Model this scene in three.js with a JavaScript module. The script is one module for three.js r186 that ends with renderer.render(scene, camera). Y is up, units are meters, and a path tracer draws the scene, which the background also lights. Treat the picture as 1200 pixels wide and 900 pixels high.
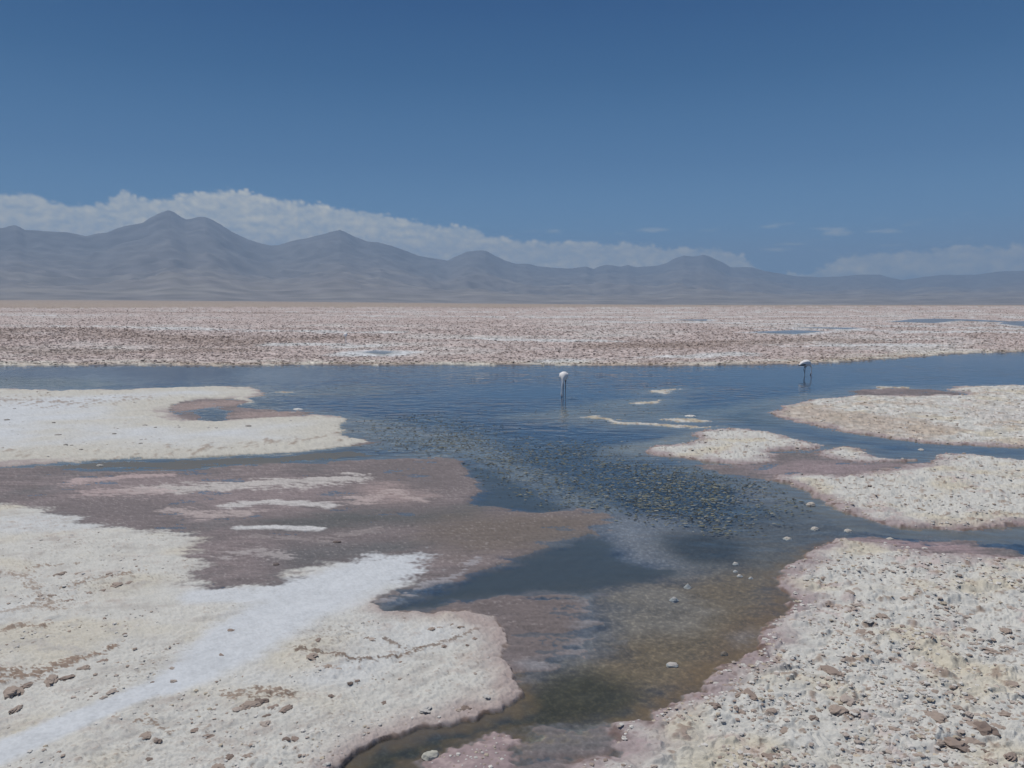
import * as THREE from 'three';
import { mergeGeometries } from 'three/addons/utils/BufferGeometryUtils.js';

// ------------------------------------------------------------------ camera
const EYE = 3.2, FOCAL = 870, HORIZON = 357;           // eye height (m), focal length and horizon row in photo pixels (1200 x 900)
const PITCH = Math.atan((450 - HORIZON) / FOCAL);
const scene = new THREE.Scene();
const camera = new THREE.PerspectiveCamera(2 * Math.atan(450 / FOCAL) * 180 / Math.PI, 4 / 3, 0.1, 150000);
camera.position.set(0, EYE, 0);
camera.rotation.x = -PITCH;
camera.updateMatrixWorld();

const renderer = new THREE.WebGLRenderer();
renderer.toneMapping = THREE.LinearToneMapping;
renderer.toneMappingExposure = 0.85;
renderer.shadowMap.enabled = true;
renderer.shadowMap.type = THREE.PCFSoftShadowMap;

// ------------------------------------------------------------------ sun
const SUN = new THREE.Vector3(-0.34, 0.91, -0.20).normalize();
const sun = new THREE.DirectionalLight(new THREE.Color(1.0, 0.965, 0.91), 4.5);
sun.position.copy(SUN).multiplyScalar(200);
sun.castShadow = true;
sun.shadow.mapSize.set(4096, 4096);
Object.assign(sun.shadow.camera, { left: -60, right: 60, top: 80, bottom: -40, near: 1, far: 500 });
scene.add(sun, sun.target);

// ------------------------------------------------------------------ small maths
const clamp = (x, a = 0, b = 1) => x < a ? a : x > b ? b : x;
const sstep = (a, b, x) => { const t = clamp((x - a) / (b - a)); return t * t * (3 - 2 * t); };
const lerp = (a, b, t) => a + (b - a) * t;
function rng(seed) { let s = seed >>> 0; return () => { s = (s + 0x6D2B79F5) >>> 0; let t = s; t = Math.imul(t ^ (t >>> 15), t | 1); t ^= t + Math.imul(t ^ (t >>> 7), t | 61); return ((t ^ (t >>> 14)) >>> 0) / 4294967296; }; }
const PERM = new Uint8Array(512), GX = new Float32Array(256), GY = new Float32Array(256);
{ const r = rng(7), p = [...Array(256).keys()]; for (let i = 255; i > 0; i--) { const j = Math.floor(r() * (i + 1)); [p[i], p[j]] = [p[j], p[i]]; }
  for (let i = 0; i < 512; i++) PERM[i] = p[i & 255];
  for (let i = 0; i < 256; i++) { const a = r() * Math.PI * 2; GX[i] = Math.cos(a); GY[i] = Math.sin(a); } }
function n2(x, y) {                                      // gradient noise, about -1..1
  const xi = Math.floor(x), yi = Math.floor(y), fx = x - xi, fy = y - yi, X = xi & 255, Y = yi & 255;
  const u = fx * fx * fx * (fx * (fx * 6 - 15) + 10), v = fy * fy * fy * (fy * (fy * 6 - 15) + 10);
  const a = PERM[PERM[X] + Y], b = PERM[PERM[(X + 1) & 255] + Y], c = PERM[PERM[X] + ((Y + 1) & 255)], d = PERM[PERM[(X + 1) & 255] + ((Y + 1) & 255)];
  const g0 = GX[a] * fx + GY[a] * fy, g1 = GX[b] * (fx - 1) + GY[b] * fy, g2 = GX[c] * fx + GY[c] * (fy - 1), g3 = GX[d] * (fx - 1) + GY[d] * (fy - 1);
  return 1.5 * lerp(lerp(g0, g1, u), lerp(g2, g3, u), v);
}
const fbm = (x, y, o = 4) => { let s = 0, a = 0.5; for (let i = 0; i < o; i++) { s += a * n2(x, y); x = x * 2.03 + 17.3; y = y * 2.03 - 9.1; a *= 0.5; } return s; };
function rayOf(px, py) {                                 // direction of a photo pixel
  const x = (px - 600) / FOCAL, y = (450 - py) / FOCAL, c = Math.cos(PITCH), s = Math.sin(PITCH);
  return [x, y * c - s, -c - y * s];
}
function at(px, py, level = 0) {                         // the point of the level ground seen at a photo pixel
  const r = rayOf(px, Math.max(py, HORIZON + 0.15)), t = (level - EYE) / r[1];
  return [r[0] * t, r[2] * t];
}

// ------------------------------------------------------------------ sky: clear desert blue with a bank of cloud low on the horizon
{
  const W = 4096, H = 2048, data = new Float32Array(W * H * 4), K = 1 / renderer.toneMappingExposure;
    const stops = [[-90, 0.16, 0.20, 0.27], [0, 0.20, 0.36, 0.56], [3, 0.165, 0.34, 0.55], [5.8, 0.10, 0.28, 0.51], [10.2, 0.050, 0.176, 0.375], [16.3, 0.014, 0.102, 0.262], [21.1, 0.002, 0.066, 0.210], [32, 0.006, 0.056, 0.175], [60, 0.006, 0.048, 0.150], [90, 0.006, 0.046, 0.145]]
    .map(([e, r, g, b]) => [e, r * K, g * K, b * K]);
  const clear = (e) => { let i = 1; while (i < stops.length - 1 && stops[i][0] < e) i++; const a = stops[i - 1], b = stops[i], t = clamp((e - a[0]) / (b[0] - a[0])); return [1, 2, 3].map((k) => lerp(a[k], b[k], t)); };
  const azel = ([px, py]) => { const r = rayOf(px, py); return [Math.atan2(r[0], -r[2]) * 180 / Math.PI, Math.atan2(r[1], Math.hypot(r[0], r[2])) * 180 / Math.PI]; };
  const top = [[-250, 228], [-120, 219], [-60, 226], [0, 222], [20, 224], [35, 222], [50, 228], [62, 234], [80, 237], [110, 237], [128, 233], [133, 225], [145, 221], [157, 224], [165, 231], [190, 229], [210, 225], [235, 222], [250, 220.5], [265, 218], [280, 221], [300, 225], [320, 229], [345, 233], [370, 237], [400, 241], [420, 244], [445, 247], [465, 252], [480, 255], [500, 259], [520, 263], [545, 262], [560, 265], [572, 274], [590, 274], [605, 279], [640, 281.5], [670, 281], [700, 284], [740, 282], [765, 286], [790, 289], [810, 287.5], [835, 290], [858, 292], [870, 297], [882, 308], [900, 318], [950, 318], [968, 306], [984, 299], [1000, 295.5], [1020, 294], [1050, 293], [1100, 289], [1120, 284], [1155, 284.5], [1175, 289], [1188, 284], [1230, 280], [1300, 284], [1420, 276]].map(azel);
  const profile = (az) => {
    if (az > top[0][0] && az < top[top.length - 1][0]) { let i = 1; while (top[i][0] < az) i++; const a = top[i - 1], b = top[i]; return lerp(a[1], b[1], (az - a[0]) / (b[0] - a[0])); }
    const t = az * Math.PI / 180; return 5.6 + 3.2 * fbm(2.2 * Math.cos(t) + 5, 2.2 * Math.sin(t) + 3, 3);    // the bank goes on round the horizon
  };
  const white = [0.92, 0.87, 0.72].map((v) => v * K);
  for (let j = 0; j < H; j++) {
    const el = ((j + 0.5) / H - 0.5) * 180, base = clear(el);
    for (let i = 0; i < W; i++) {
      let c = base;
      if (el > 0 && el < 12) {
        const a = ((i + 0.5) / W - 0.5) * 2 * Math.PI, x = Math.cos(a), z = Math.sin(a);   // u = atan2(z, x)
        let az = Math.atan2(x, -z) * 180 / Math.PI;
        const cx = az * 1.0, puff = 0.36 * Math.abs(n2(cx * 0.9, el * 1.4)) + 0.26 * Math.abs(n2(cx * 2.1 + 9, el * 2.6)) + 0.16 * Math.abs(n2(cx * 4.6, el * 5.6 + 4)) + 0.08 * Math.abs(n2(cx * 9, el * 10));
        const e = profile(az + 0.25 * n2(cx * 1.7, el * 2 + 30)) - el + puff - 0.30;
        const wisp = 0.5 + 0.5 * fbm(cx * 0.5 + 40, el * 1.2, 4);
        const soft = 0.12 + 0.35 * clamp(0.5 + n2(cx * 0.6 + 3, 8));
        const right = sstep(8, 16, az) * (1 - sstep(60, 80, az));
        const thick = clamp(0.42 + 0.9 * puff + 0.35 * fbm(cx * 0.9 + 21, el * 2.2, 4), 0.25, 0.98);
        let alpha = sstep(0, soft, e) * thick * (0.75 + 0.3 * wisp) * (1 - 0.12 * right);
        alpha *= lerp(1, sstep(0.9, 2.6, el + 0.5 * n2(cx * 0.7, 3)) , right); alpha = Math.max(alpha, 0);
        const cc = white;
        // thin stray wisps over the bank
        const stray = 0.35 * sstep(0.18, 0.5, fbm(cx * 0.28 + 70, el * 1.9 + 5, 4)) * sstep(1.5, 3, el) * (1 - sstep(5, 6.5, el)) * sstep(0, 6, az + 2);
        const al = Math.max(alpha, stray);
        c = [0, 1, 2].map((k) => lerp(base[k], cc[k], al));
      }
      const o = (j * W + i) * 4; data[o] = c[0]; data[o + 1] = c[1]; data[o + 2] = c[2]; data[o + 3] = 1;
    }
  }
  const sky = new THREE.DataTexture(data, W, H, THREE.RGBAFormat, THREE.FloatType);
  sky.mapping = THREE.EquirectangularReflectionMapping; sky.magFilter = THREE.LinearFilter; sky.minFilter = THREE.LinearFilter; sky.needsUpdate = true;
  scene.background = sky; scene.environment = sky;
}
scene.fog = new THREE.FogExp2(new THREE.Color(0.47, 0.67, 0.95), 4.2e-5);   // dry-season dust haze over the basin

// ------------------------------------------------------------------ helpers for objects
const taken = {};
const numbered = (name) => { const k = (taken[name] = (taken[name] ?? -1) + 1); return k ? `${name}_${String(k).padStart(3, '0')}` : name; };
function tag(o, label, category, group, kind) { o.userData.label = label; if (category) o.userData.category = category; if (group) o.userData.group = group; if (kind) o.userData.kind = kind; return o; }
function shadows(o) { o.traverse((m) => { if (m.isMesh) { m.castShadow = true; m.receiveShadow = true; } }); return o; }

// ------------------------------------------------------------------ the map of the place, traced from the photograph onto the ground (metres)
function poly(points, level = 0) {
  const p = points.map(([x, y]) => at(x, y, level)), n = p.length, P = new Float64Array(n * 2);
  let x0 = 1e9, x1 = -1e9, z0 = 1e9, z1 = -1e9;
  p.forEach(([x, z], i) => { P[2 * i] = x; P[2 * i + 1] = z; x0 = Math.min(x0, x); x1 = Math.max(x1, x); z0 = Math.min(z0, z); z1 = Math.max(z1, z); });
  return { P, n, x0, x1, z0, z1 };
}
function sd(q, x, z, reach = 3) {                        // metres inside (+) or outside (-) the outline, cut off at -reach
  if (x < q.x0 - reach || x > q.x1 + reach || z < q.z0 - reach || z > q.z1 + reach) return -reach;
  const { P, n } = q; let d = 1e18, inside = false;
  for (let i = 0, j = n - 1; i < n; j = i++) {
    const ax = P[2 * j], az = P[2 * j + 1], bx = P[2 * i], bz = P[2 * i + 1], ex = bx - ax, ez = bz - az, wx = x - ax, wz = z - az;
    const t = clamp((wx * ex + wz * ez) / (ex * ex + ez * ez + 1e-12)), dx = wx - ex * t, dz = wz - ez * t, dd = dx * dx + dz * dz;
    if (dd < d) d = dd;
    if ((az > z) !== (bz > z) && x < ax + (z - az) / (bz - az) * ex) inside = !inside;
  }
  d = Math.sqrt(d); return inside ? d : Math.max(-d, -reach);
}
function stroke(points, w0, w1, color, strength = 1, rough = 0.5, level = 0) { const q = poly(points, level); q.w0 = w0; q.w1 = w1; q.c = color; q.s = strength; q.r = rough; q.pad = Math.max(w0, w1) * 3; return q; }
function strokeMask(q, x, z, noise) {
  if (x < q.x0 - q.pad || x > q.x1 + q.pad || z < q.z0 - q.pad || z > q.z1 + q.pad) return 0;
  const { P, n } = q; let best = -9;
  for (let i = 1; i < n; i++) {
    const ax = P[2 * i - 2], az = P[2 * i - 1], ex = P[2 * i] - ax, ez = P[2 * i + 1] - az, wx = x - ax, wz = z - az;
    const t = clamp((wx * ex + wz * ez) / (ex * ex + ez * ez + 1e-12)), k = (i - 1 + t) / (n - 1), w = lerp(q.w0, q.w1, k);
    best = Math.max(best, 1 - Math.hypot(wx - ex * t, wz - ez * t) / w);
  }
  return sstep(-0.35, 0.45, best + noise * q.r) * q.s;
}
// dry crust. kind: rough (popcorn salt), smooth (wind-packed salt), low (thin spits)
const LAND = [
  { kind: 'far', h: 0.07, w: 0.6, pts: [[-6000, 431], [-600, 431], [0, 429], [60, 428.6], [110, 428.3], [200, 428], [260, 429], [300, 428.6], [345, 428], [400, 428], [500, 428], [600, 428], [700, 428.6], [800, 429], [870, 428], [905, 427], [950, 426], [1000, 423.4], [1040, 420.5], [1080, 418], [1110, 415.5], [1150, 413.8], [1200, 412.6], [1500, 409], [6000, 405], [60000, 357.3], [-60000, 357.3]] },
  { shoal: true, kind: 'smooth', h: 0.030, w: 0.12, pts: [[-6000, 460], [-300, 456], [0, 455], [15, 456], [60, 457.5], [130, 457], [200, 454.5], [250, 453], [292, 453], [308, 458], [303, 464], [290, 470], [284, 476], [300, 481], [340, 484], [355, 487], [395, 488], [410, 493], [398, 502], [408, 511], [430, 517], [405, 523], [360, 529], [300, 533], [220, 535.5], [160, 536], [120, 539], [60, 543], [0, 547], [-300, 556], [-6000, 580]] },
  { kind: 'front', h: 0.016, w: 0.03, pts: [[-6000, 600], [-300, 585], [0, 591], [44, 598], [89, 609], [124, 618], [187, 622], [231, 631], [213, 647], [235, 664], [222, 673], [205, 684], [267, 690], [311, 686], [355, 671], [400, 660], [458, 651], [493, 649], [502, 658], [480, 675], [453, 691], [444, 704], [449, 717], [502, 717], [547, 718], [578, 727], [592, 749], [589, 771], [604, 793], [613, 807], [609, 818], [596, 831], [560, 840], [520, 849], [480, 858], [444, 871], [422, 884], [400, 898], [375, 930], [340, 1000], [250, 1400], [-20000, 3000], [-20000, 700]] },
  { kind: 'pink', h: 0.025, w: 0.06, pts: [[498, 899], [515, 890], [529, 884], [551, 876], [578, 865], [609, 865.5], [613, 871], [600, 887], [593, 900], [600, 960], [560, 1100], [430, 1100], [470, 960]] },
  { kind: 'rough', h: 0.026, w: 0.08, pts: [[640, 920], [679, 895], [685, 888], [712, 882], [724, 865], [735, 847], [759, 844], [777, 826], [806, 815], [818, 809], [844, 785], [877, 762], [897, 747], [900, 733], [926, 710], [929, 700], [912, 688], [913, 673], [935, 658], [956, 640], [987, 632], [1031, 638], [1076, 647], [1133, 650], [1191, 654], [1300, 660], [6000, 680], [20000, 3000], [600, 2000], [610, 1000]] },
  { shoal: true, kind: 'rough', h: 0.028, w: 0.10, pts: [[909, 558], [933, 555], [987, 559], [1049, 549], [1089, 544], [1098, 533], [1120, 532], [1200, 539], [1500, 545], [6000, 560], [6000, 640], [1500, 622], [1200, 617], [1178, 619], [1147, 621], [1111, 622], [1058, 618], [1022, 612], [996, 603], [964, 587], [938, 573], [911, 564]] },
  { shoal: true, kind: 'mid', h: 0.035, w: 0.2, pts: [[906, 482], [915, 477], [937, 472], [967, 467], [987, 463], [1025, 464], [1100, 463], [1138, 462.4], [1107, 456], [1125, 452.5], [1200, 452], [1500, 448], [6000, 446], [6000, 550], [1500, 532], [1200, 524], [1125, 521], [1087, 519.5], [1050, 515], [1012, 509], [975, 503.5], [937, 496], [910, 487]] },
  { shoal: true, kind: 'rough', h: 0.026, w: 0.15, pts: [[752, 530], [762, 524], [787, 521], [817, 517], [820, 507], [825, 503.5], [850, 502.5], [900, 505], [932, 515], [962, 521], [957, 526], [912, 529], [910, 535], [905, 541], [880, 544], [865, 545], [825, 540], [785, 536], [760, 534]] },
  { shoal: true, kind: 'rough', h: 0.022, w: 0.15, pts: [[955, 529], [972, 524], [992, 522.5], [1015, 529], [1032, 536], [1050, 539], [1072, 540], [1060, 542], [1025, 542], [987, 540], [962, 535]] },
  { shoal: true, kind: 'low', h: 0.018, w: 0.25, pts: [[666, 489], [690, 486.6], [704, 487.5], [720, 491], [745, 494], [775, 496.5], [815, 498], [845, 500], [820, 502.5], [790, 501.5], [765, 499.5], [730, 496.5], [702, 491.5], [680, 490]] },
  { shoal: true, kind: 'low', h: 0.012, w: 0.25, pts: [[765, 491], [800, 490], [838, 494], [830, 496], [790, 494]] },
  { shoal: true, kind: 'low', h: 0.012, w: 0.2, pts: [[757, 457.6], [778, 456.4], [803, 454.6], [803, 456.2], [780, 458.6], [776, 461.5], [770, 460], [757, 459]] },
  { shoal: true, kind: 'low', h: 0.012, w: 0.2, pts: [[737, 472], [750, 469.2], [777, 469.4], [770, 472], [750, 474]] },
  { shoal: true, kind: 'low', h: 0.012, w: 0.2, pts: [[1020, 453.6], [1040, 452.4], [1072, 453.6], [1070, 455.6], [1030, 455.8]] },
  { shoal: true, kind: 'low', h: 0.012, w: 0.2, pts: [[315, 459.8], [330, 458.5], [346, 460], [330, 461.2]] },
].map((l) => Object.assign(l, poly(l.pts)));
// wet mud, level with the water
const MUD = [
  [[-6000, 575], [-300, 562], [0, 549], [60, 546], [110, 552], [200, 552], [300, 545], [400, 541], [480, 538], [520, 536], [545, 541], [556, 556], [575, 572], [556, 585], [560, 592], [600, 597], [690, 599], [713, 603], [706, 620], [688, 629], [650, 640], [613, 655], [560, 674], [500, 694], [450, 712], [440, 720], [380, 720], [200, 690], [100, 640], [-300, 610], [-6000, 640]],
  [[440, 718], [489, 712], [533, 703], [578, 699], [613, 694], [671, 696], [690, 698], [698, 712], [697, 735], [684, 762], [650, 776], [620, 786], [600, 795], [560, 760], [480, 740]],
  [[195, 481], [205, 472], [240, 469], [275, 467], [288, 474], [300, 480], [350, 481], [356, 488], [320, 489], [290, 490], [250, 493], [225, 492], [205, 488]],
  [[612, 872], [640, 868], [690, 866], [722, 864], [720, 890], [690, 910], [680, 980], [580, 980], [590, 895]],
  [[820, 546], [865, 545], [905, 541], [913, 532], [955, 529], [1000, 542], [1060, 543], [1092, 544], [1045, 551], [990, 561], [930, 557], [905, 562], [880, 562], [850, 554]],
  [[985, 633], [1020, 630], [1075, 634], [1135, 636], [1170, 640], [1210, 655], [1190, 664], [1100, 660], [1030, 645]],
  [[1000, 457], [1050, 455.5], [1100, 456.5], [1130, 463], [1060, 465], [1000, 464]],
  [[396, 511], [425, 514], [442, 518], [430, 521], [405, 522]],
].map((p) => poly(p));
// pools of open water lying on the mud or in the crust
const POOL = [
  [[444, 713], [489, 700], [547, 680], [613, 656], [658, 638], [689, 629], [711, 632], [720, 651], [755, 662], [791, 664], [796, 668], [788, 672], [755, 678], [720, 681], [693, 696], [671, 694], [613, 691], [578, 697], [533, 702], [489, 711], [458, 718]],
  [[545, 543], [575, 550], [600, 564], [640, 584], [668, 597], [620, 598], [580, 593], [552, 590], [574, 577], [560, 560]],
  [[228, 481], [250, 478], [268, 482], [264, 492], [247, 493], [238, 487]],
  [[282, 476], [292, 468], [302, 466], [330, 470], [320, 478], [300, 480]],
  [[60, 547], [120, 541], [230, 538.5], [330, 535], [420, 527], [440, 536], [330, 542], [220, 549], [150, 551]],
].map((p) => poly(p));
const C = {                                              // base colours (linear)
  salt: [0.60, 0.585, 0.54], packed: [0.60, 0.62, 0.64], cream: [0.58, 0.52, 0.40], pinkSalt: [0.46, 0.36, 0.345], lilac: [0.33, 0.255, 0.26], brown: [0.30, 0.225, 0.175], dirtAndShade: [0.20, 0.145, 0.11],
  mud: [0.182, 0.154, 0.154], mudPink: [0.275, 0.222, 0.22], mudGrey: [0.155, 0.153, 0.157], film: [0.062, 0.068, 0.07], far: [0.50, 0.415, 0.385], farBrown: [0.35, 0.275, 0.24], bed: [0.036, 0.062, 0.108],
};
// what grows or lies on the bed: [outline, colour, feather in metres, strength]
const BED = [
  [[[640, 690], [780, 676], [850, 656], [930, 636], [960, 650], [925, 690], [940, 705], [910, 745], [860, 785], [825, 812], [780, 840], [740, 855], [700, 868], [620, 876], [560, 880], [600, 835], [615, 795], [660, 775], [695, 745], [700, 715]], [0.195, 0.134, 0.078], 0.5, 1],
  [[[610, 812], [650, 785], [690, 782], [740, 795], [762, 815], [735, 845], [690, 853], [650, 862], [612, 868], [570, 864], [500, 896], [440, 920], [380, 1000], [330, 1000], [395, 900], [440, 873], [560, 842], [605, 830]], [0.054, 0.045, 0.024], 0.22, 0.95],
  [[[905, 690], [935, 700], [932, 714], [900, 752], [850, 790], [822, 814], [795, 824], [762, 842], [740, 846], [765, 818], [805, 788], [850, 750], [882, 712]], [0.19, 0.115, 0.062], 0.22, 0.75],
  [[[697, 688], [760, 682], [800, 688], [830, 712], [800, 738], [740, 746], [704, 756], [690, 772], [640, 790], [612, 798], [620, 785], [680, 764], [697, 735]], [0.26, 0.23, 0.21], 0.3, 0.45],
  [[[858, 745], [885, 735], [900, 738], [893, 750], [868, 756]], [0.27, 0.21, 0.18], 0.12, 0.7],
  [[[612, 876], [620, 868], [660, 858], [700, 848], [730, 846], [722, 866], [690, 868], [640, 872]], [0.36, 0.31, 0.19], 0.10, 0.75],
  [[[680, 596], [760, 596], [830, 606], [850, 640], [800, 668], [735, 655], [700, 628]], [0.26, 0.235, 0.23], 0.5, 0.8],
  [[[800, 605], [900, 588], [960, 590], [1000, 610], [1050, 626], [1200, 634], [1210, 622], [1060, 620], [1020, 630], [960, 640], [900, 664], [820, 664], [780, 640]], [0.13, 0.115, 0.10], 0.5, 0.9],
  [[[785, 626], [830, 622], [872, 634], [862, 655], [812, 652], [790, 640]], [0.04, 0.042, 0.042], 0.25, 0.9],
  [[[430, 488], [520, 480], [600, 508], [700, 515], [760, 540], [880, 562], [918, 600], [860, 618], [760, 602], [660, 590], [590, 560], [540, 536], [430, 522]], [0.052, 0.068, 0.088], 0.8, 0.8],
  [[[572, 484], [640, 478], [700, 468], [790, 466], [810, 490], [720, 492], [660, 494], [600, 489]], [0.19, 0.17, 0.13], 0.9, 0.75],
  [[[722, 526], [750, 518], [795, 508], [850, 498], [835, 515], [790, 524], [750, 533]], [0.32, 0.28, 0.22], 0.35, 0.85],
  [[[780, 484], [850, 474], [905, 464], [985, 459], [960, 467], [905, 478], [850, 490]], [0.22, 0.20, 0.15], 0.9, 0.75],
  [[[845, 488], [872, 481], [906, 476], [912, 486], [935, 496], [905, 500], [862, 493]], [0.065, 0.07, 0.06], 0.4, 0.9],
  [[[-300, 440], [0, 439], [110, 442], [150, 448], [100, 453], [0, 453], [-300, 450]], [0.085, 0.088, 0.055], 0.9, 0.8],
  [[[340, 455], [420, 447], [470, 452], [430, 462], [350, 464]], [0.16, 0.15, 0.12], 0.8, 0.6],
  [[[395, 490], [460, 492], [540, 505], [600, 530], [650, 560], [720, 596], [660, 594], [600, 566], [560, 542], [500, 526], [440, 516]], [0.24, 0.225, 0.205], 0.7, 0.75],
  [[[905, 560], [880, 570], [860, 565], [880, 585], [930, 590], [900, 570]], [0.2, 0.17, 0.165], 0.4, 0.7],
].map(([p, c, f, s]) => Object.assign(poly(p), { c, f, s }));
// patches on the mud: [outline, colour, feather, strength]
const MUDPATCH = [
  [[[420, 545], [520, 538], [560, 552], [570, 572], [500, 590], [430, 588]], C.mud, 0.6, 0.8],
  [[[420, 570], [455, 566], [500, 582], [470, 590], [425, 588]], [0.36, 0.28, 0.265], 0.4, 0.9],
  [[[60, 560], [200, 556], [330, 560], [400, 566], [420, 580], [300, 600], [150, 585], [70, 575]], C.mudPink, 0.6, 0.85],
  [[[190, 600], [290, 595], [330, 605], [220, 612]], C.mudPink, 0.4, 0.8],
  [[[60, 590], [170, 580], [210, 600], [180, 620], [100, 606]], C.mud, 0.5, 0.8],
  [[[300, 610], [440, 600], [560, 598], [560, 610], [430, 618], [330, 622]], [0.10, 0.105, 0.105], 0.4, 0.8],
  [[[340, 640], [440, 636], [500, 640], [420, 655], [350, 668], [320, 655]], [0.11, 0.115, 0.12], 0.4, 0.7],
  [[[520, 605], [700, 602], [700, 622], [620, 645], [540, 650], [500, 630]], [0.165, 0.135, 0.115], 0.5, 0.85],
  [[[470, 715], [540, 705], [610, 700], [690, 705], [690, 745], [640, 770], [600, 765], [580, 730]], [0.165, 0.135, 0.13], 0.4, 0.85],
  [[[672, 696], [695, 690], [702, 710], [700, 740], [685, 768], [650, 782], [615, 792], [618, 780], [660, 766], [680, 740], [684, 712]], [0.24, 0.235, 0.25], 0.14, 0.85],
  [[[1000, 632], [1060, 634], [1130, 640], [1140, 648], [1060, 644]], [0.36, 0.265, 0.275], 0.3, 0.85],
  [[[870, 548], [960, 540], [1060, 545], [1000, 558], [900, 558]], [0.30, 0.235, 0.24], 0.5, 0.85],
  [[[200, 474], [280, 468], [290, 474], [240, 480], [205, 484]], [0.33, 0.255, 0.235], 0.4, 0.9],
  [[[270, 484], [350, 481], [352, 488], [290, 490], [270, 489]], [0.33, 0.255, 0.235], 0.4, 0.9],
].map(([p, c, f, s]) => Object.assign(poly(p), { c, f, s }));
// streaks of dry salt on the mud, and bands on the front crust
const STREAK = [
  stroke([[95, 565], [150, 559], [200, 557]], 0.25, 0.15, C.pinkSalt, 0.8, 0.9),
  stroke([[170, 574], [230, 573], [300, 567], [350, 567.5], [410, 561]], 0.30, 0.35, [0.52, 0.48, 0.45], 0.9, 0.8),
  stroke([[105, 578], [180, 576]], 0.2, 0.3, C.pinkSalt, 0.7, 0.9),
  stroke([[275, 593], [310, 589], [350, 591], [384, 594]], 0.18, 0.14, [0.55, 0.52, 0.50], 0.95, 0.6),
  stroke([[280, 620], [320, 618.5], [374, 621]], 0.10, 0.09, [0.58, 0.57, 0.56], 1, 0.4),
  stroke([[200, 598], [240, 604], [285, 602]], 0.15, 0.2, [0.44, 0.37, 0.35], 0.8, 0.9),
  stroke([[425, 586], [460, 577], [500, 590]], 0.25, 0.08, [0.44, 0.36, 0.34], 0.8, 0.9),
  stroke([[300, 628], [380, 634], [440, 622]], 0.1, 0.1, [0.3, 0.26, 0.25], 0.6, 1.2),
  stroke([[260, 655], [300, 645], [330, 655]], 0.12, 0.1, [0.4, 0.36, 0.35], 0.7, 1.3),
  stroke([[420, 720], [470, 700], [540, 672], [560, 655]], 0.12, 0.05, [0.36, 0.35, 0.37], 0.6, 1.3),
];
const BAND = [
  stroke([[-80, 915], [20, 880], [90, 848], [150, 822], [200, 803]], 0.16, 0.14, C.packed, 1, 0.5),
  stroke([[200, 803], [235, 785], [265, 765], [300, 738], [350, 708], [420, 678], [492, 653]], 0.22, 0.75, C.packed, 1, 0.35),
  stroke([[230, 700], [290, 698], [350, 685]], 0.25, 0.3, C.packed, 0.9, 0.5),
];
const DIRTY = [
  stroke([[-30, 800], [20, 796], [55, 788], [80, 780], [118, 768], [140, 757]], 0.17, 0.06, C.brown, 1, 1.5),
  stroke([[0, 742], [25, 737], [55, 737]], 0.06, 0.05, C.brown, 0.9, 1.5),
  stroke([[68, 692], [105, 682], [140, 676], [168, 671]], 0.09, 0.06, C.brown, 0.9, 1.6),
  stroke([[36, 668], [60, 664], [96, 663]], 0.08, 0.06, C.brown, 0.9, 1.6),
  stroke([[0, 674], [30, 676], [50, 700], [70, 718]], 0.12, 0.08, C.brown, 0.7, 1.8),
  stroke([[0, 720], [40, 712], [75, 715]], 0.1, 0.08, C.brown, 0.6, 1.8),
  stroke([[270, 818], [300, 812], [342, 820]], 0.09, 0.07, C.brown, 0.9, 1.4),
  stroke([[350, 765], [390, 770], [420, 778], [470, 772], [500, 762]], 0.05, 0.04, C.dirtAndShade, 0.9, 1.4),
  stroke([[450, 752], [480, 765], [505, 760], [540, 748], [560, 740]], 0.05, 0.05, C.dirtAndShade, 0.8, 1.6),
  stroke([[160, 850], [185, 855], [200, 862]], 0.06, 0.05, C.brown, 0.9, 1.5),
  stroke([[300, 822], [345, 816]], 0.07, 0.06, C.dirtAndShade, 0.7, 1.4),
  stroke([[130, 900], [200, 880], [260, 870], [330, 845], [400, 850]], 0.3, 0.3, C.brown, 0.42, 2.0),
];
const FARWHITE = [[[200, 364.5], [520, 365.2], [800, 366], [1150, 364]], [[420, 369], [640, 371], [760, 371]], [[0, 368.5], [110, 369]], [[60, 381], [150, 381], [300, 386], [420, 388]], [[700, 376], [900, 378], [1200, 384]], [[880, 370], [1200, 371]], [[0, 427], [140, 424], [230, 427], [320, 424], [420, 426.5], [640, 426.8], [830, 427]], [[420, 412], [460, 411]], [[640, 421], [800, 415], [870, 412]], [[1050, 388], [1200, 388]], [[880, 384], [1010, 386]], [[320, 402], [420, 403]], [[520, 395], [700, 398]], [[930, 404], [1080, 402]]]
  .map((p) => { const mid = at(p[0][0], p[0][1])[1]; return stroke(p, -mid * 0.034, -mid * 0.034, [0.585, 0.585, 0.575], 0.8, 0.8, 0.2); });
const FARDARK = [[[-50, 360], [300, 360.4], [600, 360.6]], [[-50, 364.6], [150, 365], [330, 366.4]], [[560, 360], [900, 360.5], [1000, 361]], [[-60, 392], [60, 383], [130, 389], [260, 402]], [[-60, 405], [120, 412], [260, 408]], [[300, 398], [420, 394]], [[720, 405], [960, 396], [1020, 400]], [[230, 425], [420, 427.6], [640, 427.7]], [[850, 427], [1000, 422], [1080, 417]]]
  .map((p, i) => { const mid = at(p[0][0], p[0][1])[1]; return stroke(p, -mid * (i < 7 ? 0.05 : 0.012), -mid * (i < 7 ? 0.05 : 0.012), C.farBrown, i < 3 ? 0.85 : 0.7, 1.1, 0.2); });
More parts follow.
